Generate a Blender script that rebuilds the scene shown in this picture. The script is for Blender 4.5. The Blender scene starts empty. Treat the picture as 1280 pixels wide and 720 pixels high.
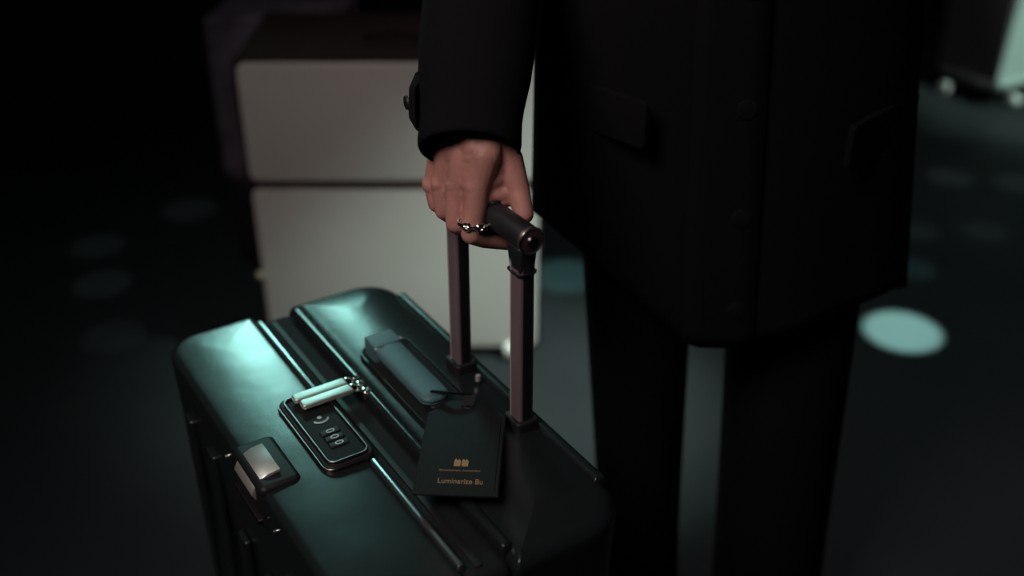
import bpy, bmesh, math, random
from mathutils import Vector, Matrix
random.seed(4)
C = bpy.context.scene.collection
PI = math.pi

# ------------------------------------------------------------------ camera
S = 0.87                       # metres per survey unit
FP = 1371.0                    # focal length in pixels of the 1280 px frame
TH = math.radians(30.25)       # camera pitch below the horizon
CT = 0.64                      # height of the suitcase top
H = CT + 0.756 * S             # camera height
cam = bpy.data.cameras.new('camera'); cam_o = bpy.data.objects.new('camera', cam); C.objects.link(cam_o)
cam_o.location = (0, 0, H); cam_o.rotation_euler = (PI / 2 - TH, 0, 0)
cam.sensor_width = 36; cam.lens = FP / 1280 * 36
cam.dof.use_dof = True; cam.dof.focus_distance = 1.02; cam.dof.aperture_fstop = 2.0
cam.clip_start = 0.02
bpy.context.scene.camera = cam_o

# ------------------------------------------------------------------ world, light, exposure
sc = bpy.context.scene
sc.view_settings.view_transform = 'Standard'; sc.view_settings.look = 'None'
sc.view_settings.exposure = 0.0; sc.view_settings.gamma = 1.0
w = bpy.data.worlds.new('night'); sc.world = w; w.use_nodes = True
w.node_tree.nodes['Background'].inputs[0].default_value = (0.55, 0.75, 0.9, 1)
w.node_tree.nodes['Background'].inputs[1].default_value = 0.012

def aim(o, target):
    d = Vector(target) - o.location
    o.rotation_euler = d.to_track_quat('-Z', 'Y').to_euler()
def area(name, loc, target, size, power, col, size_y=None):
    l = bpy.data.lights.new(name, 'AREA'); l.energy = power; l.color = col; l.size = size
    if size_y: l.shape = 'RECTANGLE'; l.size_y = size_y
    o = bpy.data.objects.new(name, l); C.objects.link(o); o.location = loc; aim(o, target); return o
def spot(name, loc, target, power, col, deg, blend, rad=0.02):
    l = bpy.data.lights.new(name, 'SPOT'); l.energy = power; l.color = col
    l.spot_size = math.radians(deg); l.spot_blend = blend; l.shadow_soft_size = rad
    o = bpy.data.objects.new(name, l); C.objects.link(o); o.location = loc; aim(o, target); return o

area('stage_lamp', (-0.85, 3.4, 2.0), (-0.25, 0.95, CT), 0.36, 0.40, (0.40, 0.95, 0.86), 0.5).data.spread = math.radians(30)
area('ceiling_lamp', (-0.75, -0.1, 2.3), (-0.05, 1.0, 0.9), 0.7, 3.1, (1.0, 0.82, 0.78)).data.spread = math.radians(60)
spot('trunk_spot', (1.25, 1.42, 1.9), (0.05, 1.78, 0.17), 370, (0.78, 1.0, 0.90), 28, 1.0, 0.08)
spot('trunk_fill', (-1.3, 0.6, 2.4), (-0.20, 1.80, 0.40), 5, (1.0, 0.88, 0.92), 34, 1.0, 0.1)
spot('far_spot', (2.6, 1.6, 2.6), (1.78, 3.2, 0.33), 420, (0.75, 1.0, 0.9), 15, 0.8, 0.08)
spot('floor_wash_right', (1.7, 2.4, 3.4), (1.3, 2.2, 0), 60, (0.85, 1.0, 0.97), 62, 1.0, 0.15)
spot('floor_wash', (0.5, 2.6, 3.4), (0.15, 1.6, 0), 26, (1.0, 0.86, 1.0), 40, 1.0, 0.15)
spot('floor_wash_side', (-1.4, 0.9, 3.2), (-0.9, 1.25, 0), 20, (0.8, 1.0, 0.95), 60, 1.0, 0.15)

# ------------------------------------------------------------------ survey helpers (place points measured in the photo)
def ray(px, py):
    a = (px - 640) / FP; b = (360 - py) / FP
    return Vector((a, math.cos(TH) + b * math.sin(TH), -math.sin(TH) + b * math.cos(TH)))
def atz(px, py, z):
    r = ray(px, py); t = (z - H) / r.z; return Vector((r.x * t, r.y * t, z))
def aty(px, py, y):
    r = ray(px, py); t = y / r.y; return Vector((r.x * t, y, H + r.z * t))
def atd(px, py, d):
    r = ray(px, py); return Vector((r.x * d, r.y * d, H + r.z * d))
def proj(p):
    y, z = p[1], p[2] - H
    d = y * math.cos(TH) - z * math.sin(TH)
    return (640 + FP * p[0] / d, 360 - FP * (y * math.sin(TH) + z * math.cos(TH)) / d, d)

# floor pools of light from narrow ceiling spots: (px, py, diameter m, power, colour)
POOLS = [(1128, 414, 0.175, 4800, (0.55, 1.0, 0.86)), (706, 345, 0.17, 480, (0.40, 1.0, 0.92)),
         (1142, 336, 0.110, 110, (0.40, 1.0, 1.0)), (1148, 288, 0.105, 60, (0.75, 0.95, 1.0)),
         (1230, 289, 0.12, 55, (0.85, 0.95, 1.0)), (1187, 222, 0.13, 100, (0.85, 0.95, 1.0)),
         (1272, 229, 0.13, 90, (0.85, 0.95, 1.0)), (1178, 161, 0.15, 34, (0.80, 1.0, 1.0)),
         (1262, 163, 0.15, 34, (0.80, 1.0, 1.0)), (128, 355, 0.14, 55, (0.9, 1.0, 1.0)),
         (122, 308, 0.14, 40, (0.9, 1.0, 1.0)), (142, 420, 0.14, 32, (0.9, 1.0, 1.0)), (236, 262, 0.15, 45, (0.9, 1.0, 1.0))]
for (px, py, dia, pw, col) in POOLS:
    p = atz(px, py, 0)
    hgt = 3.3
    spot('downlight', (p.x + 0.25, p.y + 0.35, hgt), p, pw, col,
         math.degrees(2 * math.atan(dia / 2 / hgt)), 0.25, 0.01)

# ------------------------------------------------------------------ materials
def mat(name, col, rough=0.5, metal=0.0, spec=0.5, coat=0.0, bump=0.0, bscale=200, cvar=0.0, cscale=8, rvar=0.0, sss=0.0, coat_rough=0.1, weave=False, bdist=.001):
    m = bpy.data.materials.new(name); m.use_nodes = True
    nt = m.node_tree; b = nt.nodes['Principled BSDF']
    b.inputs['Base Color'].default_value = (*col, 1); b.inputs['Roughness'].default_value = rough
    b.inputs['Metallic'].default_value = metal; b.inputs['Specular IOR Level'].default_value = spec
    b.inputs['Coat Weight'].default_value = coat; b.inputs['Coat Roughness'].default_value = coat_rough
    tc = nt.nodes.new('ShaderNodeTexCoord')
    if sss:
        b.inputs['Subsurface Weight'].default_value = sss; b.inputs['Subsurface Radius'].default_value = (1, .3, .15)
        b.inputs['Subsurface Scale'].default_value = 0.004
    if cvar or rvar:
        n = nt.nodes.new('ShaderNodeTexNoise'); n.inputs['Scale'].default_value = cscale; n.inputs['Detail'].default_value = 5
        nt.links.new(tc.outputs['Object'], n.inputs['Vector'])
        if cvar:
            r = nt.nodes.new('ShaderNodeValToRGB')
            r.color_ramp.elements[0].position = .3; r.color_ramp.elements[1].position = .7
            r.color_ramp.elements[0].color = (*[c * (1 - cvar) for c in col], 1)
            r.color_ramp.elements[1].color = (*[min(1, c * (1 + cvar)) for c in col], 1)
            nt.links.new(n.outputs['Fac'], r.inputs['Fac']); nt.links.new(r.outputs['Color'], b.inputs['Base Color'])
        if rvar:
            q = nt.nodes.new('ShaderNodeMapRange'); q.inputs['To Min'].default_value = max(0, rough - rvar); q.inputs['To Max'].default_value = min(1, rough + rvar)
            nt.links.new(n.outputs['Fac'], q.inputs['Value']); nt.links.new(q.outputs['Result'], b.inputs['Roughness'])
    if bump:
        n2 = nt.nodes.new('ShaderNodeTexNoise'); n2.inputs['Scale'].default_value = bscale; n2.inputs['Detail'].default_value = 4
        if weave:
            n2 = nt.nodes.new('ShaderNodeTexWave'); n2.inputs['Scale'].default_value = bscale; n2.inputs['Distortion'].default_value = 2
        nt.links.new(tc.outputs['Object'], n2.inputs['Vector'])
        bp = nt.nodes.new('ShaderNodeBump'); bp.inputs['Strength'].default_value = bump; bp.inputs['Distance'].default_value = bdist
        nt.links.new(n2.outputs[0], bp.inputs['Height']); nt.links.new(bp.outputs['Normal'], b.inputs['Normal'])
    return m
M = dict(
    floor=mat('dark_floor', (0.020, 0.024, 0.026), 0.6, spec=0.12, cvar=.12, cscale=3, bump=.3, bscale=120),
    wall=mat('dark_wall', (0.012, 0.013, 0.016), 0.9, bump=.2, bscale=40),
    shell=mat('black_polycarbonate', (0.010, 0.013, 0.014), 0.25, spec=0.5, coat=0.3, coat_rough=0.2, bump=0.55, bscale=5, rvar=.07, cscale=7, bdist=.004),
    band=mat('black_fabric', (0.008, 0.010, 0.011), 0.75, spec=0.2, bump=.3, bscale=500),
    rubber=mat('black_rubber', (0.010, 0.010, 0.011), 0.5, spec=0.3),
    lip=mat('gunmetal_trim', (0.30, 0.32, 0.33), 0.28, 0.9),
    chrome=mat('brushed_silver', (0.62, 0.66, 0.62), 0.42, 0.8, bump=.1, bscale=300),
    bright=mat('polished_silver', (0.85, 0.83, 0.78), 0.18, 1.0),
    satin=mat('satin_nickel', (0.62, 0.62, 0.58), 0.42, 0.75),
    bezel=mat('rose_grey_metal', (0.20, 0.165, 0.175), 0.32, 1.0),
    tube=mat('anodised_mauve_aluminium', (0.19, 0.14, 0.155), 0.35, 0.35),
    tubeglint=mat('painted_tube_glint', (0.62, 0.50, 0.50), 0.3, 0.5),  # pale colour standing in for a bevel highlight
    grip=mat('grip_rubber', (0.012, 0.013, 0.014), 0.38, spec=0.5, bump=.2, bscale=400),
    pad=mat('handle_rubber', (0.055, 0.12, 0.13), 0.5, spec=0.5, bump=.15, bscale=400),
    cap=mat('copper_grey_cap', (0.20, 0.13, 0.13), 0.35, 0.8),
    leather=mat('black_leather', (0.006, 0.008, 0.008), 0.62, spec=0.25, bump=.4, bscale=350),
    gold=mat('gold_foil', (0.40, 0.22, 0.10), 0.6, 0.3),
    digit=mat('pale_print', (0.45, 0.58, 0.60), 0.6),
    wool=mat('black_wool', (0.0045, 0.0046, 0.0055), 0.95, spec=0.08, bump=.4, bscale=700),
    trous=mat('black_trousers', (0.005, 0.0058, 0.0062), 0.95, spec=0.08, bump=.3, bscale=800),
    shirt=mat('dark_shirt', (0.012, 0.012, 0.014), 0.9, spec=0.1),
    skin=mat('skin', (0.36, 0.175, 0.145), 0.52, spec=0.4, sss=0.12, bump=.5, bscale=260, cvar=.16, cscale=45),
    nail=mat('nail', (0.45, 0.25, 0.21), 0.3),
    hair=mat('dark_hair', (0.008, 0.006, 0.005), 0.6, bump=.8, bscale=150),
    eye=mat('eye_white', (0.6, 0.58, 0.55), 0.2), iris=mat('iris', (0.03, 0.015, 0.01), 0.2),
    shoe=mat('shoe_leather', (0.006, 0.006, 0.006), 0.25, spec=0.5),
    cream=mat('cream_panel', (0.40, 0.385, 0.36), 0.55, spec=0.3, cvar=.03, cscale=6, bump=.1, bscale=90),
    brown=mat('dark_brown_trim', (0.020, 0.011, 0.011), 0.85, spec=0.08),
    caster=mat('white_caster', (0.62, 0.66, 0.62), 0.4),
    brass=mat('brass', (0.55, 0.50, 0.36), 0.35, 0.7),
    plum=mat('plum_grey_shell', (0.085, 0.072, 0.095), 0.8, spec=0.1, cvar=.4, cscale=14),
    mint=mat('pale_mint_shell', (0.36, 0.46, 0.42), 0.5, spec=0.3), 
)

# ------------------------------------------------------------------ object helpers
def link(name, me, m=None, parent=None, smooth=True, autosm=None):
    o = bpy.data.objects.new(name, me); C.objects.link(o)
    if m: me.materials.append(m)
    if smooth:
        for p in me.polygons: p.use_smooth = True
    if parent: o.parent = parent
    return o
def obj(name, bm, m, parent=None, smooth=True, sharp=35):
    bmesh.ops.recalc_face_normals(bm, faces=bm.faces)
    if smooth and sharp:
        for e in bm.edges:
            if len(e.link_faces) == 2 and e.calc_face_angle(0) > math.radians(sharp): e.smooth = False
    me = bpy.data.meshes.new(name); bm.to_mesh(me); bm.free()
    return link(name, me, m, parent, smooth)
def thing(name, label, cat, loc=(0, 0, 0), rz=0, group=None):
    o = bpy.data.objects.new(name, None); o.empty_display_size = .05; C.objects.link(o)
    o.location = loc; o.rotation_euler = (0, 0, rz); o['label'] = label; o['category'] = cat
    if group: o['group'] = group
    return o
def loft(bm, loops, cap0=True, cap1=True, closed=True):
    vs = [[bm.verts.new(p) for p in lp] for lp in loops]
    n = len(loops[0])
    for a, b in zip(vs, vs[1:]):
        for i in range(n if closed else n - 1):
            j = (i + 1) % n
            bm.faces.new((a[i], a[j], b[j], b[i]))
    if cap0: bm.faces.new(list(reversed(vs[0])))
    if cap1: bm.faces.new(vs[-1])
    return vs
def rrect(x0, x1, y0, y1, rad, seg=8, inset=0.0):
    """rounded rectangle outline, rad = radii at (x0,y0),(x1,y0),(x1,y1),(x0,y1)"""
    pts = []
    x0 += inset; x1 -= inset; y0 += inset; y1 -= inset
    for k, (cx, cy, a0) in enumerate(((x0, y0, PI), (x1, y0, 1.5 * PI), (x1, y1, 0), (x0, y1, .5 * PI))):
        r = max(rad[k] - inset, 0.0006)
        ox = cx + r if cx == x0 else cx - r; oy = cy + r if cy == y0 else cy - r
        for i in range(seg + 1):
            a = a0 + (PI / 2) * i / seg
            pts.append((ox + r * math.cos(a), oy + r * math.sin(a)))
    return pts
def slab(bm, x0, x1, y0, y1, z0, z1, rad=0.002, ft=0.001, fb=0.0, seg=6, fseg=4, crown=0.0, mtx=None):
    """solid with rounded plan corners, filleted top and bottom and an optional crowned top"""
    if not hasattr(rad, '__len__'): rad = (rad,) * 4
    loops = []
    if fb:
        for i in range(fseg + 1):
            a = PI / 2 * i / fseg
            loops.append([(x, y, z0 + fb * (1 - math.sin(a))) for x, y in rrect(x0, x1, y0, y1, rad, seg, fb * (1 - math.cos(a)))])
    else: loops.append([(x, y, z0) for x, y in rrect(x0, x1, y0, y1, rad, seg)])
    if ft:
        for i in range(fseg + 1):
            a = PI / 2 * i / fseg
            loops.append([(x, y, z1 - ft * (1 - math.sin(a))) for x, y in rrect(x0, x1, y0, y1, rad, seg, ft * (1 - math.cos(a)))])
    else: loops.append([(x, y, z1) for x, y in rrect(x0, x1, y0, y1, rad, seg)])
    if crown:
        hw = min(x1 - x0, y1 - y0) / 2 - ft
        for i in range(1, 9):
            q = i / 8.6; d = ft + hw * q
            loops.append([(x, y, z1 + crown * (1 - (1 - q) ** 2)) for x, y in rrect(x0, x1, y0, y1, rad, seg, d)])
    if mtx is not None: loops = [[mtx @ Vector(p) for p in lp] for lp in loops]
    loft(bm, loops)
def one_slab(name, m, parent, *a, **k):
    bm = bmesh.new(); slab(bm, *a, **k); return obj(name, bm, m, parent)
def frame_of(a, b):
    d = (Vector(b) - Vector(a)); L = d.length
    q = d.to_track_quat('Z', 'Y').to_matrix().to_4x4()
    return Matrix.Translation(a) @ q, L
def rod(bm, a, b, r0, r1=None, n=20, fillet=0.0):
    mt, L = frame_of(a, b); r1 = r0 if r1 is None else r1
    prof = [(0, r0), (L, r1)] if not fillet else [(0, r0 - fillet), (fillet * .3, r0 - fillet * .3), (fillet, r0), (L - fillet, r1), (L - fillet * .3, r1 - fillet * .3), (L, r1 - fillet)]
    loft(bm, [[mt @ Vector((r * math.cos(2 * PI * i / n), r * math.sin(2 * PI * i / n), z)) for i in range(n)] for z, r in prof])
def tube_path(bm, pts, r, n=8, closed=False):
    pts = [Vector(p) for p in pts]; N = len(pts); loops = []
    up = Vector((0, 0, 1))
    for i, p in enumerate(pts):
        t = (pts[(i + 1) % N] - pts[i - 1]) if closed else (pts[min(i + 1, N - 1)] - pts[max(i - 1, 0)])
        t.normalize(); s = t.cross(up)
        if s.length < 1e-3: s = t.cross(Vector((0, 1, 0)))
        s.normalize(); u = s.cross(t)
        rr = r[i] if hasattr(r, '__len__') else r
        loops.append([p + rr * (s * math.cos(2 * PI * k / n) + u * math.sin(2 * PI * k / n)) for k in range(n)])
    if closed: loops.append(loops[0]); vs = loft(bm, loops, False, False); bmesh.ops.remove_doubles(bm, verts=bm.verts, dist=1e-6)
    else: loft(bm, loops)
def torus(bm, c, R, r, axis, n=20, k=8):
    mt = Matrix.Translation(c) @ Vector(axis).to_track_quat('Z', 'Y').to_matrix().to_4x4()
    loops = []
    for i in range(n + 1):
        a = 2 * PI * i / n
        loops.append([mt @ Vector(((R + r * math.cos(2 * PI * j / k)) * math.cos(a), (R + r * math.cos(2 * PI * j / k)) * math.sin(a), r * math.sin(2 * PI * j / k))) for j in range(k)])
    loft(bm, loops, False, False); bmesh.ops.remove_doubles(bm, verts=bm.verts, dist=1e-7)
def text_mesh(name, body, size, m, parent, loc, rot=(0, 0, 0), depth=0.0002, width=None):
    cu = bpy.data.curves.new(name, 'FONT'); cu.body = body; cu.size = size; cu.extrude = depth; cu.align_x = 'CENTER'; cu.align_y = 'CENTER'
    o = bpy.data.objects.new('tmp', cu); C.objects.link(o)
    me = bpy.data.meshes.new_from_object(o.evaluated_get(bpy.context.evaluated_depsgraph_get()))
    bpy.data.objects.remove(o)
    if width:
        xs = [v.co.x for v in me.vertices]; k = width / (max(xs) - min(xs))
        for v in me.vertices: v.co.x *= k
    me.name = name
    t = link(name, me, m, parent, smooth=False); t.location = loc; t.rotation_euler = rot
    return t
def structure(o): o['kind'] = 'structure'; return o
def dup(root, loc, rz, label=None):
    def cp(o, par):
        c = o.copy(); C.objects.link(c); c.parent = par
        for ch in list(o.children): cp(ch, c)
        return c
    kids = list(root.children); r = root.copy(); C.objects.link(r)
    for ch in kids: cp(ch, r)
    r.location = loc; r.rotation_euler = (0, 0, rz)
    if label: r['label'] = label
    return r

# ------------------------------------------------------------------ setting
bm = bmesh.new(); slab(bm, -14, 14, -6, 10, -0.05, 0, ft=0)
structure(obj('floor', bm, M['floor'], smooth=False))
bm = bmesh.new(); slab(bm, -14, 14, 10, 10.1, 0, 4, ft=0)
structure(obj('wall_back', bm, M['wall'], smooth=False))

# ------------------------------------------------------------------ black suitcase
AZ = math.radians(32.5)
U = Vector((math.sin(AZ), -math.cos(AZ), 0)); V = Vector((math.cos(AZ), math.sin(AZ), 0))
O0 = atz(659, 528, CT)
base = O0 + U * (-0.110 * S) + V * (-0.141 * S); base.z = 0
RZ = math.atan2(U.y, U.x)
def X(u): return (u + 110) * S / 1000
def Y(v): return (v + 141) * S / 1000
case = thing('suitcase', 'large glossy black hard-shell suitcase with its pull handle raised, held by the person in black', 'suitcase', base, RZ)
zb = 0.065
XL, XR = X(-392), X(180)
YF, YM0, YM1, YB = Y(-297), Y(-176), Y(-129), Y(17)
R = 0.036
# front shell with a stepped top edge round the lock
bm = bmesh.new(); slab(bm, XL, XR, YF, YM0, zb, CT - 0.002, rad=(R, R, .006, .006), ft=.008, fb=.02, seg=10, fseg=7, crown=.0012)
front = obj('front_shell', bm, M['shell'], case, sharp=50)
bm = bmesh.new(); slab(bm, XL, XR, YM1, YB, zb, CT, rad=(.006, .006, R * 1.3, R * 1.3), ft=.017, fb=.02, seg=10, fseg=7, crown=.004)
back = obj('back_shell', bm, M['shell'], case, sharp=50)
bm = bmesh.new(); slab(bm, XL + .006, XR - .006, YM0 - .004, YM1 + .004, zb + .004, CT - .008, rad=.012, ft=.012, fb=.01)
band = obj('middle_band', bm, M['band'], case)
# zip line in the band
bm = bmesh.new()
yz = (YM0 + YM1) / 2 - .004
slab(bm, XL + .02, XR - .02, yz - .0035, yz + .0035, CT - .009, CT - .0062, ft=.0008)
obj('zip', bm, M['rubber'], case)
# metal lips along the front shell, broken by the lock
for a, b in ((XL + .022, X(-188)), (X(-36), XR - .022)):
    bm = bmesh.new(); slab(bm, a, b, YM0 - .003, YM0 + .0025, CT - .012, CT + .0012, rad=.0015, ft=.0015)
    obj('seam_trim', bm, M['lip'], case)
# raised ridge of the back shell
bm = bmesh.new(); slab(bm, XL + .02, XR - .02, YM1 - .002, YM1 + .009, CT - .014, CT + .0035, rad=.003, ft=.0045)
obj('shell_ridge', bm, M['shell'], case)
bm = bmesh.new(); slab(bm, XL + .05, XR - .05, YB - .010, YB + .002, CT - .03, CT + .001, rad=.003, ft=.004)
obj('back_rim', bm, M['shell'], case)
# lock
lx0, lx1, ly0, ly1 = X(-178), X(-42), Y(-223), Y(-174)
lk = one_slab('lock', M['rubber'], case, lx0 - .004, lx1 + .004, ly0 - .004, ly1 + .004, CT - .01, CT + .0045, rad=.011, ft=.002)
def ring_frame(name, m, parent, x0, x1, y0, y1, z0, z1, rad, wid):
    bm = bmesh.new()
    o = rrect(x0, x1, y0, y1, (rad,) * 4, 6); i = rrect(x0, x1, y0, y1, (rad,) * 4, 6, wid)
    mo = rrect(x0, x1, y0, y1, (rad,) * 4, 6, wid * .25); mi = rrect(x0, x1, y0, y1, (rad,) * 4, 6, wid * .75)
    lo = [[(x, y, z) for x, y in q] for q, z in ((o, z0), (o, z1 - wid * .25), (mo, z1), (mi, z1), (i, z1 - wid * .25), (i, z0), (o, z0))]
    loft(bm, lo, False, False); bmesh.ops.remove_doubles(bm, verts=bm.verts, dist=1e-6)
    return obj(name, bm, m, parent)
ring_frame('bezel', M['bezel'], lk, lx0, lx1, ly0, ly1, CT + .003, CT + .0075, .009, .0022)
ring_frame('bezel', M['bezel'], lk, lx0 - .0045, lx1 + .0045, ly0 - .0055, ly1 + .0045, CT - .004, CT + .003, .012, .002)
one_slab('lock_plate', M['leather'], lk, lx0 + .003, lx1 - .003, ly0 + .003, ly1 - .003, CT, CT + .0052, rad=.006, ft=.0008)
yc = (ly0 + ly1) / 2
for k, u in enumerate((-96, -84, -72)):
    d = one_slab('dial', M['rubber'], lk, X(u) - .0042, X(u) + .0042, yc - .010, yc + .010, CT + .003, CT + .0068, rad=.002, ft=.0015)
    text_mesh('digit', '0', .0125, M['digit'], d, (X(u), yc, CT + .0070), (0, 0, -PI / 2 + PI / 2))
# small symbol: dot and curved stroke
bm = bmesh.new(); bmesh.ops.create_uvsphere(bm, u_segments=12, v_segments=8, radius=.0024, matrix=Matrix.Translation((X(-127), yc + .001, CT + .0052)) @ Matrix.Diagonal((1, 1, .3, 1)))
obj('lock_symbol', bm, M['digit'], lk)
bm = bmesh.new(); tube_path(bm, [(X(-119) + .006 * math.cos(a) - .004, yc + .001 + .0075 * math.sin(a), CT + .0054) for a in [math.radians(q) for q in range(-75, 76, 15)]], .0011, 6)
obj('lock_symbol', bm, M['digit'], lk)
# zip pullers lying across the lock
p0, p1 = Vector((X(-158), Y(-212), CT + .0115)), Vector((X(-157), Y(-146), CT + .0105))
for k, dx in enumerate((-.0068, .0066)):
    mt, L = frame_of(p0 + Vector((dx, 0, 0)), p1 + Vector((dx * 1.0, .004 * k, 0)))
    bm = bmesh.new()
    slab(bm, p0.x + dx - .0062, p0.x + dx + .0062, p0.y + .003 * (k == 1), p1.y, CT + .0085, CT + .0135, rad=(.003, .003, .002, .002), ft=.0018, fb=.0012)
    zp = obj('zip_puller', bm, M['chrome'], case)
    bm = bmesh.new(); torus(bm, (p0.x + dx, p1.y + .004, CT + .010), .0048, .0015, (.3, .2, 1)); torus(bm, (p0.x + dx + .001, p1.y + .011, CT + .0085), .0045, .0015, (1, .3, .3))
    obj('chain_link', bm, M['bright'], zp)
    bm = bmesh.new(); slab(bm, p0.x + dx - .0055, p0.x + dx + .0055, p1.y + .011, p1.y + .021, CT - .006, CT + .0045, rad=.003, ft=.0022)
    obj('zip_slider', bm, M['bright'], zp)
# latch on the front edge
la0, la1 = X(-134), X(-46)
lt = one_slab('latch', M['rubber'], case, la0, la1, YF - .002, Y(-252), CT - .045, CT + .003, rad=.007, ft=.006, fseg=5)
bm = bmesh.new()
prof = [(-.006, -.012), (-.006, -.010), (-.003, -.004), (.004, .003), (.012, .0062), (.0235, .0075), (.0245, .0055), (.012, .0035), (.006, 0), (-.001, -.008), (-.003, -.016), (-.003, -.018)]
lo = []
for x in (X(-116), X(-115), X(-65), X(-64)):
    e = .0008 if x in (X(-116), X(-64)) else 0
    lo.append([(x, YF + a + (e if a < 0 else 0), CT + z - e) for a, z in prof])
loft(bm, lo); obj('clasp', bm, M['satin'], lt, sharp=60)
one_slab('clasp_pin', M['bezel'], lt, la0 + .006, la1 - .006, YF - .006, YF - .001, CT - .040, CT - .035, rad=.001, ft=.001)
for u, z in ((-165, -.028), (-20, -.028)):
    bm = bmesh.new(); rod(bm, (X(u), YF + .001, CT + z), (X(u), YF - .0022, CT + z), .0026, .002, 12)
    obj('rivet', bm, M['bright'], case)
# carry handle in a recess tray
hx0, hx1, hy = X(-222), X(-66), Y(-76)
ring_frame('handle_tray', M['shell'], case, hx0 - .010, hx1 + .020, hy - .024, hy + .036, CT - .004, CT + .0055, .018, .003)
one_slab('tray_floor', M['band'], case, hx0 - .006, hx1 + .016, hy - .023, hy + .031, CT, CT + .0048, rad=.012, ft=.0005)
hd = one_slab('carry_handle', M['pad'], case, hx0, hx1, hy - .0155, hy + .0155, CT + .012, CT + .0215, rad=(.004, .012, .012, .004), ft=.004, fb=.003, seg=8, crown=.0012)
one_slab('end_block', M['pad'], hd, hx0 - .001, hx0 + .026, hy - .0165, hy + .0165, CT + .004, CT + .0235, rad=.004, ft=.002)
one_slab('end_block', M['rubber'], hd, hx1 - .016, hx1 + .004, hy - .010, hy + .010, CT + .004, CT + .014, rad=.004, ft=.002)
one_slab('joint_pin', M['bright'], hd, hx0 + .0262, hx0 + .0276, hy - .0162, hy - .006, CT + .016, CT + .0224, rad=.0004, ft=.0003)
for (u, v) in ((-60, -62), (-94, -8)):
    bm = bmesh.new(); rod(bm, (X(u), Y(v), CT + .004), (X(u), Y(v), CT + .0115), .0034, .0028, 12, .0008)
    obj('screw', bm, M['chrome'], case)
# pull handle
ZT = CT + .206
PH = []
t1 = (X(-134), Y(-8)); t2 = (X(0), Y(-8))
for k, (tx, ty) in enumerate((t1, t2)):
    s = one_slab('tube_socket', M['rubber'], case, tx - .014, tx + .014, ty - .013, ty + .013, CT - .01, CT + .012, rad=.005, ft=.002)
    dxt = (-.014 if k == 0 else .014) * 0
    bm = bmesh.new(); slab(bm, tx - .0095, tx + .0095, ty - .0085, ty + .0085, CT - .02, ZT - .01, rad=.0035, ft=.001, seg=6)
    tb = obj('handle_tube', bm, M['tube'], case)
    bm = bmesh.new(); slab(bm, tx + .0092, tx + .0101, ty - .0048, ty + .0048, CT + .01, ZT - .012, rad=.0003, ft=.0002)
    obj('tube_groove', bm, M['rubber'], tb)
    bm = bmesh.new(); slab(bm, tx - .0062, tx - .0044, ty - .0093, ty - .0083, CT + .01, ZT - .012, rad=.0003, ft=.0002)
    obj('tube_glint', bm, M['tubeglint'], tb)  # thin pale strip paints the bright bevel highlight onto the tube
    bm = bmesh.new(); slab(bm, tx - .0118, tx + .0118, ty - .0108, ty + .0108, ZT - .034, ZT - .004, rad=.005, ft=.002, fb=.003)
    obj('handle_socket', bm, M['grip'], tb)
gz = ZT + .004
bm = bmesh.new()
mt = Matrix.Translation((0, 0, 0))
rod(bm, (t1[0] - .013, t1[1], gz), (t2[0] + .012, t2[1], gz), .0125, .0125, 28, .0025)
gr = obj('grip', bm, M['grip'], case)
one_slab('release_button', M['rubber'], gr, (t1[0] + t2[0]) / 2 - .016, (t1[0] + t2[0]) / 2 + .016, t1[1] - .006, t1[1] + .006, gz + .009, gz + .015, rad=.004, ft=.0015)
for xe, sgn in ((t1[0] - .013, -1), (t2[0] + .012, 1)):
    bm = bmesh.new(); rod(bm, (xe - sgn * .001, t1[1], gz), (xe + sgn * .0035, t1[1], gz), .0128, .0120, 28, .001)
    cp = obj('end_cap', bm, M['cap'], gr)
    bm = bmesh.new(); torus(bm, (xe + sgn * .003, t1[1], gz), .0122, .0012, (1, 0, 0), 32)
    obj('cap_ring', bm, M['bright'], cp)
    bm = bmesh.new(); rod(bm, (xe + sgn * .003, t1[1], gz), (xe + sgn * .0055, t1[1], gz), .0052, .0046, 16, .0006)
    slab(bm, -.0042, .0042, -.0007, .0007, 0, .0008, rad=.0002, ft=.0001, mtx=Matrix.Translation((xe + sgn * .0052, t1[1], gz)) @ Matrix.Rotation(.9, 4, 'X') @ Matrix.Rotation(sgn * PI / 2, 4, 'Y') )
    obj('screw', bm, M['bezel'], cp)
# moulded ribs on the broad faces
for yy, sg in ((YF, -1), (YB, 1)):
    for i in range(6):
        x = XL + .07 + i * (XR - XL - .14) / 5
        if sg == -1 and la0 - .02 < x < la1 + .02: z1 = CT - .12
        else: z1 = CT - .06
        bm = bmesh.new(); slab(bm, x - .012, x + .012, yy - .004, yy + .004, zb + .05, z1, rad=.0035, ft=.003, fb=.003)
        obj('shell_rib', bm, M['shell'], case)
# spinner wheels
def wheel(par, x, y, zt, r=.024, m='rubber', hub='lip', frame='rubber', a=0.4):
    bm = bmesh.new(); slab(bm, x - .022, x + .022, y - .022, y + .022, zt - .012, zt + .012, rad=.01, ft=.003)
    f = obj('wheel_housing', bm, M[frame], par)
    d = Vector((math.cos(a), math.sin(a), 0)); n = Vector((-d.y, d.x, 0)); c = Vector((x, y, r)) + d * .008
    for s in (-1, 1):
        q = c + n * s * .0155; bm = bmesh.new()
        slab(bm, -.007, .007, -.0015, .0015, r * .7, zt - .010, rad=.001, ft=.0005, mtx=Matrix.Translation((q.x, q.y, 0)) @ Matrix.Rotation(a, 4, 'Z'))
        obj('fork', bm, M[frame], f)
    bm = bmesh.new()
    for s in (-1, 1): rod(bm, c + n * s * .002, c + n * s * .013, r, r, 24, .003)
    obj('wheel', bm, M[m], f)
for x in (XL + .05, XR - .05):
    for y in (YF + .05, YB - .05): wheel(case, x, y, zb)

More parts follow.
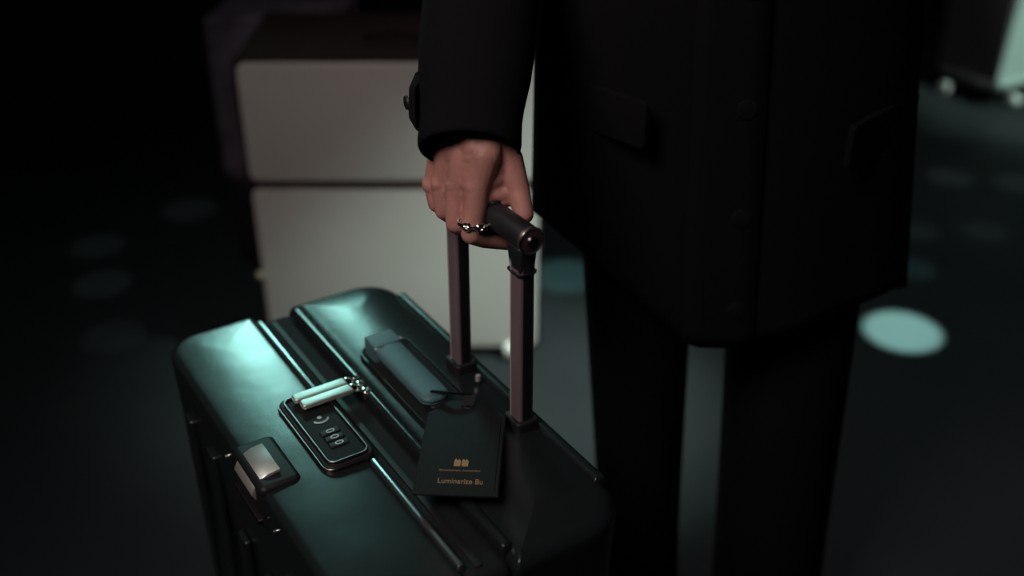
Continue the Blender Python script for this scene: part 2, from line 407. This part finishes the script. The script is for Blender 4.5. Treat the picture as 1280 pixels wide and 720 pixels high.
# ------------------------------------------------------------------ luggage tag lying on the suitcase
tz = CT + .0145
tc = atz(577, 566, tz)
tag = thing('luggage_tag', 'black leather luggage tag with gold lettering, lying on the black suitcase by its carry handle', 'luggage tag', tc, math.radians(-3))
wt, ht = .076, .150
bm = bmesh.new()
top = [(-wt / 2, -.062), (wt / 2, -.062), (wt / 2, .055), (.018, .078), (-.018, .078), (-wt / 2, .055)]
def poly(bm, pts, z0, z1, e=.0015):
    cx = sum(p[0] for p in pts) / len(pts); cy = sum(p[1] for p in pts) / len(pts)
    ins = [(cx + (x - cx) * (1 - e / .05), cy + (y - cy) * (1 - e / .05)) for x, y in pts]
    loft(bm, [[(x, y, z0) for x, y in ins], [(x, y, z0 + e * .5) for x, y in pts], [(x, y, z1 - e * .5) for x, y in pts], [(x, y, z1) for x, y in ins]])
poly(bm, top, 0, .0032); obj('tag_body', bm, M['leather'], tag, sharp=20)
bm = bmesh.new(); poly(bm, [(x * .9, y * .93) for x, y in top], .003, .0038, .0008); obj('tag_panel', bm, M['leather'], tag, sharp=20)
ty0 = -.020
text_mesh('lettering', 'Luminarize Bu', .0095, M['gold'], tag, (.003, ty0 - .025, .0039), width=.040)
text_mesh('lettering', 'Ilmnuwvcn mniunlcn', .0038, M['gold'], tag, (.001, ty0 - .010, .0039), width=.037)
bm = bmesh.new()
for sx in (-1, 1):
    b0 = .0015 + sx * .0035
    for q in ([(b0 - .0028, 0), (b0 + .0028, 0), (b0 + .0032, .007), (b0 + .0012, .010), (b0, .0075), (b0 - .0018, .0105), (b0 - .0030, .006)],):
        loft(bm, [[(x, ty0 - .004 + y * 1.0, .0036) for x, y in q], [(x, ty0 - .004 + y * 1.0, .0042) for x, y in q]])
obj('crest', bm, M['gold'], tag, smooth=False)
bm = bmesh.new(); torus(bm, (0, .068, .0036), .0045, .0012, (0, 0, 1)); obj('eyelet', bm, M['bezel'], tag)
# strap up to the handle end
inv = (Matrix.Translation(tc) @ Matrix.Rotation(math.radians(-3), 4, 'Z')).inverted()
cm = Matrix.Translation(base) @ Matrix.Rotation(RZ, 4, 'Z')
end = inv @ (cm @ Vector((hx1 - .004, hy, CT + .026)))
st = [Vector((0, .066, .0045)), Vector((.002, .078, .010)), Vector((0, .066, .0045)).lerp(end, .55) + Vector((0, 0, .006)), end, end + Vector((-.003, .012, -.010))]
bm = bmesh.new(); lp = []
for i, p in enumerate(st):
    lp.append([p + Vector((a, 0, b)) for a, b in ((-.006, -.001), (.006, -.001), (.006, .001), (-.006, .001))])
loft(bm, lp); obj('strap', bm, M['leather'], tag)

# ------------------------------------------------------------------ cream trunk behind
yT = atz(638, 452, 0).y + .02
def tx(px, py): return aty(px, py, yT)
tl, tr = tx(335, 430), tx(674, 430)
ztop = tx(600, 76).z; zbt = tx(600, 436).z
depthT = .30
trunk = thing('travel_trunk', 'tall cream two-panel trunk with dark brown edging on white casters, behind the hand', 'trunk', ((tl.x + tr.x) / 2, yT, 0))
hwT = (tr.x - tl.x) / 2
def bx(name, m, par, x0, x1, y0, y1, z0, z1, rad=.006, e=.003):
    """box whose rounded outline is in the x-z plane, facing -y"""
    bm = bmesh.new()
    slab(bm, x0, x1, z0, z1, -y1, -y0, rad=rad, ft=e, fb=e, mtx=Matrix.Rotation(PI / 2, 4, 'X'))
    return obj(name, bm, m, par)
bx('trunk_body', M['brown'], trunk, -hwT, hwT, .004, depthT, zbt, ztop + .004, .012, .004)
zs = tx(400, 231).z
bx('upper_panel', M['cream'], trunk, -hwT + .009, hwT - .006, -.004, .02, zs + .008, ztop - .004, (.018,) * 4, .004)
bx('lower_panel', M['cream'], trunk, -hwT + .009, hwT - .006, -.004, .02, zbt + .006, zs - .006, (.018,) * 4, .004)
bx('seam_band', M['brown'], trunk, -hwT + .002, hwT - .002, -.006, .01, zs - .005, zs + .006, .002, .002)
for zz in (tx(331, 343).z,):
    bm = bmesh.new(); bmesh.ops.create_uvsphere(bm, u_segments=14, v_segments=8, radius=.008, matrix=Matrix.Translation((-hwT + .003, -.002, zz)))
    obj('corner_rivet', bm, M['brass'], trunk)
def ball_caster(par, x, y, zt, r=.016):
    bm = bmesh.new(); rod(bm, (x, y, zt + .004), (x, y, r * 1.6), .009, .006, 14)
    f = obj('caster_stem', bm, M['rubber'], par)
    bm = bmesh.new(); rod(bm, (x - .013, y, r), (x + .013, y, r), r, r, 24, .005); obj('caster_wheel', bm, M['caster'], f)
for x in (-hwT + .03, tx(638, 447).x - (tl.x + tr.x) / 2):
    for y in (.0, depthT - .03): ball_caster(trunk, x, y, zbt, .0195)
bm = bmesh.new(); tube_path(bm, [(-.05, .1, ztop), (-.045, .1, ztop + .02), (0, .1, ztop + .026), (.045, .1, ztop + .02), (.05, .1, ztop)], .006, 10)
obj('trunk_handle', bm, M['brown'], trunk)

# ------------------------------------------------------------------ plum-grey suitcase behind the trunk
yP = yT + .16
pa = aty(268, 290, yP)
pc = thing('suitcase', 'dark plum-grey suitcase mostly hidden behind the left edge of the cream trunk', 'suitcase', (pa.x + .16, yP, 0))
bx('case_body', M['plum'], pc, -.165, .13, .0 + depthT - .15, depthT + .05, aty(268, 262, yP).z, ztop - .01, .02, .012)
bx('case_base', M['rubber'], pc, -.16, .125, depthT - .14, depthT + .04, .05, aty(268, 262, yP).z + .002, .02, .012)
for x in (-.12, .09):
    for y in (depthT - .11, depthT + .01): wheel(pc, x, y, .055, .02)

# ------------------------------------------------------------------ pale mint suitcase far right
c0 = atz(1238, 139, 0)
mc = thing('suitcase', 'pale mint and grey suitcase on white casters at the top right of the picture', 'suitcase', (c0.x, c0.y, 0), math.radians(28))
zm = aty(1238, 117, c0.y).z
bm = bmesh.new(); slab(bm, 0, .42, 0, .26, zm, zm + .42, rad=.03, ft=.03, fb=.02, seg=8); obj('shell', bm, M['mint'], mc)
bm = bmesh.new(); slab(bm, .02, .40, .02, .24, zm - .035, zm + .006, rad=.02, ft=.004, fb=.004); obj('base_plate', bm, M['rubber'], mc)
bm = bmesh.new(); slab(bm, -.006, .03, -.006, .266, zm + .01, zm + .41, rad=.02, ft=.01, fb=.015); obj('grey_side', bm, mat('grey_side_shell', (.09, .08, .085), .6), mc)  # thin layer that makes the left face grey
for x, y in ((-.005, .19), (.10, .0), (.38, .03), (.38, .22)): ball_caster(mc, x, y, zm - .03, .021)
for x in (.15, .27):
    bm = bmesh.new(); slab(bm, x, x + .012, .12, .13, zm + .40, zm + .55, rad=.002); obj('handle_tube', bm, M['lip'], mc)
bm = bmesh.new(); slab(bm, .14, .292, .113, .137, zm + .54, zm + .565, rad=.01, ft=.006, fb=.006); obj('handle_grip', bm, M['rubber'], mc)

# ------------------------------------------------------------------ person
cy = 1.35 * S
cx = (aty(662, 262, cy).x + aty(1124, 361, cy).x) / 2
man = thing('person', 'person in a long black coat and trousers, silver ring on the hand gripping the suitcase', 'person', (cx, cy, 0))
man_off = Vector((-cx, -cy, 0))
def remeshed(name, bm, vox, smooth_it, m, parent, keep=True):
    me = bpy.data.meshes.new(name); bm.to_mesh(me); bm.free()
    o = bpy.data.objects.new('tmp', me); C.objects.link(o)
    r = o.modifiers.new('r', 'REMESH'); r.mode = 'VOXEL'; r.voxel_size = vox
    s = o.modifiers.new('s', 'SMOOTH'); s.iterations = smooth_it; s.factor = .5
    ev = bpy.data.meshes.new_from_object(o.evaluated_get(bpy.context.evaluated_depsgraph_get()))
    bpy.data.objects.remove(o)
    return ev
def ball(bm, c, r, sc3=(1, 1, 1), rot=None):
    mt = Matrix.Translation(c)
    if rot is not None: mt = mt @ rot
    bmesh.ops.create_uvsphere(bm, u_segments=16, v_segments=10, radius=r, matrix=mt @ Matrix.Diagonal((*sc3, 1)))
def chain(bm, pts, rad):
    for i, (p, r) in enumerate(zip(pts, rad)):
        ball(bm, p, r)
        if i: rod(bm, pts[i - 1], p, rad[i - 1], r, 16)

# --- right hand on the grip, in a frame: g along the grip to the near end, o outward, z up
g = U.copy(); o_ = -V; zz = Vector((0, 0, 1))
gw1 = cm @ Vector((t1[0], t1[1], gz)); gw2 = cm @ Vector((t2[0], t2[1], gz))
best = min(range(0, 1001), key=lambda k: abs(proj(gw1.lerp(gw2, k / 1000))[0] - 611))
B = gw1.lerp(gw2, best / 1000)
def hp(a, b, c): return B + (g * a + o_ * b + zz * c) / 1000
hand = bmesh.new()
WR = hp(-32, -15, 80)
cuffC = atd(586, 190, proj(hp(-24, -6, 88))[2]); topC = atd(594, 84, proj(hp(-24, -6, 88))[2] + .028)
wrist = WR
MCP = [(2, 13, 28), (-19, 21, 23), (-40, 25, 18), (-57, 25, 10)]
PIP = [(6, 22, -15), (-15, 26, -12), (-36, 27, -7), (-52, 26, -7)]
DIP = [(6, 9, -24), (-15, 12, -24), (-34, 13, -21), (-50, 12, -18)]
TIP = [(8, -15, -34), (-15, -10, -24), (-33, -9, -22), (-48, -8, -19)]
FR = [(11.8, 10.4, 9.0, 7.4), (12, 10.4, 9.2, 7.8), (11.4, 9.6, 8.6, 7.4), (10.6, 8.8, 7.6, 6.8)]
MID = []
for k in range(4):
    chain(hand, [hp(*q) for q in (MCP[k], PIP[k], DIP[k], TIP[k])], [r / 1000 for r in FR[k]])
    a = hp(*MCP[k]); b = WR + g * (16 - 11 * k) / 1000
    mid = hp(MCP[k][0] * .92 - 1, MCP[k][1] - 9, MCP[k][2] * .8 + 34); MID.append(mid)
    chain(hand, [a, mid, b], [FR[k][0] / 1000, .0150, .0145])
    ball(hand, hp(MCP[k][0], MCP[k][1] + 2.4, MCP[k][2] + 1.5), .0103)             # knuckle
    if k < 3:                                                                     # webbing between neighbours
        ball(hand, (hp(*MCP[k]) + hp(*MCP[k + 1])) / 2 - (o_ * 3 + zz * 6) / 1000, .0115)
for a, b in zip(MID, MID[1:]): ball(hand, (a + b) / 2 - o_ * .001, .0155)
# palm, heel and the web between index and thumb, filled solid
TH_P = [hp(-12, -12, 66), hp(0, -21, 45), hp(15, -22, 21), hp(29, -20, 3)]
chain(hand, TH_P, [.0170, .0145, .0112, .0090])
ball(hand, hp(7, -13, 14), .0105); ball(hand, hp(2, -4, 20), .0105)
chain(hand, [hp(6, -4, 19), hp(10, -15, 18), hp(14, -20, 16)], [.008, .009, .009])
for z in (18, 24, 32, 40, 48, 56, 64):
    for q in range(7):
        t = q / 6
        ball(hand, hp(-4 + 3 * t - (z - 40) * .15, (13 - (z - 28) * .12) * (1 - t) - 19 * t, z + (t - .5) * 4), .0115 if z < 30 else .0135)
    for x in (-18, -32, -46): ball(hand, hp(x, 8 + (40 - z) * .1, z), .0135)
# wrist and forearm start
ELB = Vector((cx - .285 + .02, cy + .02, 1.155)); SHO = Vector((cx - .19, cy + .01, 1.40))
wd = (ELB - wrist).normalized()
FM = cuffC.lerp(topC, .55) + Vector((-.004, .010, 0))
for d in (-.010, .010): chain(hand, [WR + g * d, FM + g * d, topC + g * d, topC.lerp(ELB, .4)], [.0200, .0205, .026, .034])
hand_me = remeshed('hand', hand, .0013, 6, None, None)
def leg_row(py, xa, xb):
    a = aty(xa, py, cy); b = aty(xb, py, cy); return (a + b) / 2, (b.x - a.x) / 2
LEGC = {}
for s, r0, r1 in ((-1, (432, 735, 860), (625, 747, 849)), (1, (432, 908, 1062), (625, 897, 1034))):
    a_, b_ = leg_row(*r0)[0], leg_row(*r1)[0]; d_ = (b_ - a_) / (a_.z - b_.z)
    LEGC[s] = [a_.lerp(b_, .4), Vector((b_.x, b_.y + .01, .11))]
# --- rest of the body (coarser voxels), joined into the same mesh
body = bmesh.new()
def L(x, y, z): return Vector((cx + x, cy + y, z))
chain(body, [topC.lerp(ELB, .3), ELB, SHO], [.030, .036, .040])
EL2 = L(.255, .03, 1.14); WR2 = L(.13, -.20, 1.22)
chain(body, [SHO + Vector((.38, 0, 0)), EL2, WR2], [.040, .032, .026])
wv = (WR2 - EL2).normalized()
for k, a in enumerate((-.03, -.01, .01, .03)):
    up = Vector((0, .3, 1)).normalized() * -a
    chain(body, [WR2 + wv * .01 + up * .6, WR2 + wv * .085 + up, WR2 + wv * .12 + up + Vector((0, .012, 0)), WR2 + wv * .14 + up + Vector((.0, .03, 0))], [.016, .011, .0095, .008])
chain(body, [WR2, WR2 + wv * .04 + Vector((0, 0, .035)), WR2 + wv * .075 + Vector((0, 0, .05))], [.02, .012, .01])
for s in (-1, 1): chain(body, [L(s * .06, 0, .95), L(s * .05, 0, 1.10), L(s * .07, 0, 1.30), L(s * .06, .01, 1.40)], [.10, .095, .095, .075])
chain(body, [L(-.16, .01, 1.385), L(0, .01, 1.42), L(.16, .01, 1.385)], [.05, .07, .05])
chain(body, [L(0, .01, 1.45), L(0, -.005, 1.56)], [.062, .055])
ball(body, L(0, -.01, 1.685), .098, (.80, 1.0, 1.22))
chain(body, [L(0, -.06, 1.60), L(0, -.075, 1.585)], [.045, .028])
for s in (-1, 1):
    chain(body, [L(s * .08, 0, .92)] + LEGC[s], [.07, .045, .036])
    ball(body, L(s * .078, .0, 1.675), .02, (.4, .8, 1.3))
    chain(body, [L(s * .034, -.098, 1.705), L(s * .016, -.103, 1.708)], [.010, .009])
    ball(body, L(s * .040, -.066, 1.655), .022)
chain(body, [L(0, -.102, 1.705), L(0, -.122, 1.655)], [.009, .014])
for s in (-1, 1): ball(body, L(s * .011, -.112, 1.652), .009)
chain(body, [L(-.022, -.098, 1.622), L(0, -.105, 1.624), L(.022, -.098, 1.622)], [.005, .008, .005])
chain(body, [L(-.018, -.096, 1.610), L(0, -.102, 1.608), L(.018, -.096, 1.610)], [.005, .008, .005])
body_me = remeshed('body', body, .006, 4, None, None)
bmj = bmesh.new(); bmj.from_mesh(hand_me); bmj.from_mesh(body_me)
bmj.transform(Matrix.Translation(man_off))
obj('body', bmj, M['skin'], man, sharp=None)
# ring round the index finger, made of small links
fa, fb_ = hp(*MCP[0]), hp(*PIP[0])
rc = fa.lerp(fb_, .80); ax = (fb_ - fa).normalized()
e1 = ax.cross(g).normalized(); e2 = ax.cross(e1).normalized()
bm = bmesh.new()
for i in range(12):
    a = 2 * PI * i / 12; c = rc + (e1 * math.cos(a) + e2 * math.sin(a)) * .0122 + man_off
    t = (e2 * math.cos(a) - e1 * math.sin(a))
    torus(bm, c, .0032, .0017, t.cross(ax) if i % 2 else (ax + t.cross(ax) * .6), 12, 6)
torus(bm, rc + man_off, .0114, .0013, ax, 36, 6)
ro = obj('ring', bm, M['bright'], man); ro['label'] = 'silver chain-link ring'
# eyes, hair
for s in (-1, 1):
    bm = bmesh.new(); ball(bm, L(s * .032, -.086, 1.688) + man_off, .0135); e = obj('eye', bm, M['eye'], man)
    bm = bmesh.new(); ball(bm, L(s * .032, -.0965, 1.688) + man_off, .0052, (1, .6, 1)); obj('iris', bm, M['iris'], e)
bm = bmesh.new(); ball(bm, L(0, .012, 1.715), .106, (.84, 1.0, 1.02)); ball(bm, L(0, .04, 1.66), .085, (.95, .9, 1.0)); ball(bm, L(.02, -.045, 1.785), .06, (1.1, 1, .6))
hm = remeshed('hair', bm, .007, 2, None, None); hb = bmesh.new(); hb.from_mesh(hm); hb.transform(Matrix.Translation(man_off)); obj('hair', hb, M['hair'], man, sharp=None)

# --- coat: closed skirt loops from hem to shoulder; hem height follows the photograph
NB = 72
zl = aty(662, 262, cy).z; zr = aty(1124, 361, cy).z
xl = aty(662, 262, cy).x; xr = aty(1124, 361, cy).x
fb = .135
hemF = {}
for (px, py, t) in ((722, 305, .80), (880, 433, 1.0), (1075, 383, .80)): pass
HEM = [(640, 255), (662, 262), (722, 306), (790, 372), (858, 431), (884, 433), (912, 433), (1000, 408), (1075, 383), (1124, 361), (1150, 350)]
def hem_py(px):
    for (a, b), (c, d) in zip(HEM, HEM[1:]):
        if px <= c: return b + (d - b) * (px - a) / (c - a)
    return HEM[-1][1]
def hem_z(a):
    s = math.sin(a); c = math.cos(a)              # c=+1 image right, s=+1 toward camera
    if s < 0: return zr * (1 + c) / 2 + zl * (1 - c) / 2 + .01 * s
    y = cy - fb * s; x = (xl + xr) / 2 + (xr - xl) / 2 * c; z = .6
    for _ in range(12):
        px, py, d = proj((x, y, z)); z += (py - hem_py(px)) * d / FP / .9
    return z
topL, topR = aty(664, 88, cy), aty(1130, 95, cy)
def coat_loop(t):
    """t 0 hem .. 1 chest level at z 1.02"""
    pts = []
    for i in range(NB):
        a = 2 * PI * i / NB
        zh = hem_z(a); z = zh + (1.02 - zh) * t
        k = min(1, t)
        X0 = (xl + xr) / 2 * (1 - k) + (topL.x + topR.x) / 2 * k; W = (xr - xl) / 2 * (1 - k) + (topR.x - topL.x) / 2 * k * .98
        F = fb * (1 - k) + .13 * k
        fold = .006 * math.sin(5 * a + 1.3) * (1 - k) + .003 * math.sin(11 * a) * (1 - k)
        pts.append(Vector((X0 + (W + fold * .3) * math.cos(a) - cx, -(F + fold) * math.sin(a), z)))
    return pts
loops = [coat_loop(t) for t in (0, .04, .12, .25, .4, .55, .7, .85, 1.0)]
for z, W, F in ((1.10, .185, .125), (1.22, .190, .125), (1.32, .205, .125), (1.39, .222, .122), (1.44, .225, .108), (1.475, .175, .095), (1.50, .11, .085), (1.52, .085, .080)):
    loops.append([Vector((W * math.cos(2 * PI * i / NB), -F * math.sin(2 * PI * i / NB), z)) for i in range(NB)])
bm = bmesh.new(); loft(bm, loops, False, False)
coat = obj('coat', bm, M['wool'], man, sharp=None)
sm = coat.modifiers.new('thick', 'SOLIDIFY'); sm.thickness = .004; sm.offset = -1
# front closure flap and buttons, collar
bm = bmesh.new(); lp = []
for t, lo_ in zip(range(len(loops)), loops):
    seg = lo_[NB // 4 - 1:NB // 4 + 4]
    lp.append([p + Vector((0, -.0035, 0)) for p in seg])
loft(bm, lp, False, False, closed=False)
fl = obj('coat_placket', bm, M['wool'], coat, sharp=None)
q = fl.modifiers.new('thick', 'SOLIDIFY'); q.thickness = .003; q.offset = 1
for k in (2, 4, 6, 8, 10):
    p = loops[k][NB // 4] + Vector((.0, -.005, 0))
    bm = bmesh.new(); rod(bm, p, p + Vector((0, -.004, 0)), .011, .010, 18, .001); obj('button', bm, M['trous'], coat)
for s in (-1, 1):
    bm = bmesh.new()
    a = [(s * .01, -.135, 1.28), (s * .095, -.125, 1.36), (s * .10, -.075, 1.47), (s * .07, -.05, 1.535), (s * .04, -.09, 1.50)]
    loft(bm, [[Vector(p) for p in a], [Vector(p) + Vector((0, -.012, .004)) for p in a]]); obj('lapel', bm, M['wool'], coat)
    bm = bmesh.new(); p = Vector((s * .13, 0, 0)); ang = PI / 2 - s * .75
    ix = int(round((PI / 2 - s * .8) / (2 * PI) * NB))
    c = loops[5][ix]; d = Vector((math.cos(PI / 2 - s * .8), -math.sin(PI / 2 - s * .8), 0)); n_ = Vector((-d.y, d.x, 0))
    mtx = Matrix(((n_.x, 0, d.x, c.x), (n_.y, 0, d.y, c.y), (0, 1, 0, c.z), (0, 0, 0, 1)))
    slab(bm, -.07, .07, -.02, .03, -.004, .003, rad=.006, ft=.0015, mtx=mtx); obj('pocket_flap', bm, M['wool'], coat)
# sleeves
def sleeve(name, pts, rads, ecc=1.0, ref=g):
    bm = bmesh.new(); lp = []
    for i, p in enumerate(pts):
        t = (pts[min(i + 1, len(pts) - 1)] - pts[max(i - 1, 0)]).normalized()
        e1 = (ref - t * ref.dot(t)).normalized(); e2 = t.cross(e1)
        w_ = .0022 * math.sin(i * 2.1)
        lp.append([p + man_off + e1 * (rads[i] + w_) * math.cos(2 * PI * k / 40) + e2 * (rads[i] + w_) * ecc * math.sin(2 * PI * k / 40) for k in range(40)])
    loft(bm, lp, False, False)
    o = obj(name, bm, M['wool'], man, sharp=None); q = o.modifiers.new('thick', 'SOLIDIFY'); q.thickness = .0035; q.offset = -1
    s_ = o.modifiers.new('sub', 'SUBSURF'); s_.levels = 1; s_.render_levels = 1
    return o
axis = (topC - cuffC)
print('cuff', cuffC[:], 'top', topC[:], 'elbow px', proj(ELB), 'sho', SHO[:])
mid1 = topC + axis.normalized() * .05
ref = Vector((1, -.15, 0))
P = [cuffC, cuffC.lerp(topC, .08), cuffC.lerp(topC, .35), cuffC.lerp(topC, .7), topC, topC.lerp(ELB, .5), ELB, ELB.lerp(SHO, .5), ELB.lerp(SHO, .93), SHO + Vector((.035, 0, .045))]
sl = sleeve('sleeve', P, [.0455, .0465, .0475, .050, .0535, .058, .062, .070, .070, .045], .9, ref)
# cuff tab on the outer side of the sleeve
for (pa_, pb_) in (((512, 97), (522, 152)),):
    dd = proj(WR)[2] + .01
    c = (atd(519, 98, dd), atd(516, 110, dd), atd(516, 140, dd), atd(522, 153, dd))
    bm = bmesh.new(); lp = []
    for p, wd_ in zip(c, (.003, .006, .0065, .003)):
        lp.append([p + man_off + Vector((a * wd_ , b * .022, 0)) for a, b in ((-.6, 0), (-.35, -.7), (.6, -1), (1.2, -.6), (1.2, .6), (.6, 1), (-.35, .7))])
    loft(bm, lp); tb = obj('cuff_tab', bm, M['wool'], sl)
    bm = bmesh.new(); p = (c[1] + c[2]) / 2 + man_off + Vector((-.004, -.006, 0)); rod(bm, p, p + Vector((-.0025, -.001, 0)), .007, .0065, 14, .0008); obj('button', bm, M['rubber'], tb)
S2 = SHO + Vector((.38, 0, 0))
sleeve('sleeve', [WR2 - wv * .02, WR2 - wv * .05, EL2.lerp(WR2, .5), EL2, EL2.lerp(S2, .5), EL2.lerp(S2, .93), S2 + Vector((-.035, 0, .045))], [.048, .050, .056, .064, .070, .070, .045], .9, Vector((1, 0, 0)))
# trousers: two legs measured at two heights
bm = bmesh.new()
for (r0, r1) in (((432, 735, 860), (625, 747, 849)), ((432, 908, 1062), (625, 897, 1034))):
    c0_, w0 = leg_row(*r0); c1_, w1 = leg_row(*r1)
    loops_ = []
    for z in (.06, .12, .25, .4, .55, .7, .85, .93):
        t = (z - c1_.z) / (c0_.z - c1_.z); t2 = max(t, -.6)
        xcen = c1_.x + (c0_.x - c1_.x) * t2; wd_ = (w1 + (w0 - w1) * max(t2, -.2))
        if z > .8: xcen = cx + (xcen - cx) * .9
        wd_ = min(wd_, .098)
        loops_.append([Vector((xcen - cx + wd_ * math.cos(2 * PI * k / 40), wd_ * 1.15 * math.sin(2 * PI * k / 40) + .003 * math.sin(z * 40), z + (.02 * math.sin(2 * PI * k / 40) if z < .07 else 0))) for k in range(40)])
    loft(bm, loops_, False, True)
    fx = loops_[0][0].x - .06
    sb = bmesh.new()
    xf = sum(p.x for p in loops_[0]) / 40
    slab(sb, xf - .045, xf + .045, -.20, .075, 0, .022, rad=(.042, .042, .034, .034), ft=.003); 
    sh = obj('shoe', sb, M['rubber'], man)
    ub = bmesh.new()
    loft(ub, [[(x + xf, y, z) for x, y in rrect(-.040, .040, y0, .070, (.036, .036, .03, .03), 6, ins)] for z, y0, ins in ((.02, -.19, 0), (.045, -.18, .004), (.062, -.12, .008), (.085, -.05, .010), (.11, -.035, .012))])
    obj('shoe_upper', ub, M['shoe'], sh)
    lb = bmesh.new()
    for j in range(4): rod(lb, (xf - .018, -.07 - j * .022, .078 - j * .007), (xf + .018, -.075 - j * .022, .078 - j * .007), .0022, n=8)
    obj('lace', lb, M['rubber'], sh)
tr_ = obj('trousers', bm, M['trous'], man, sharp=None)
bpy.context.view_layer.update()
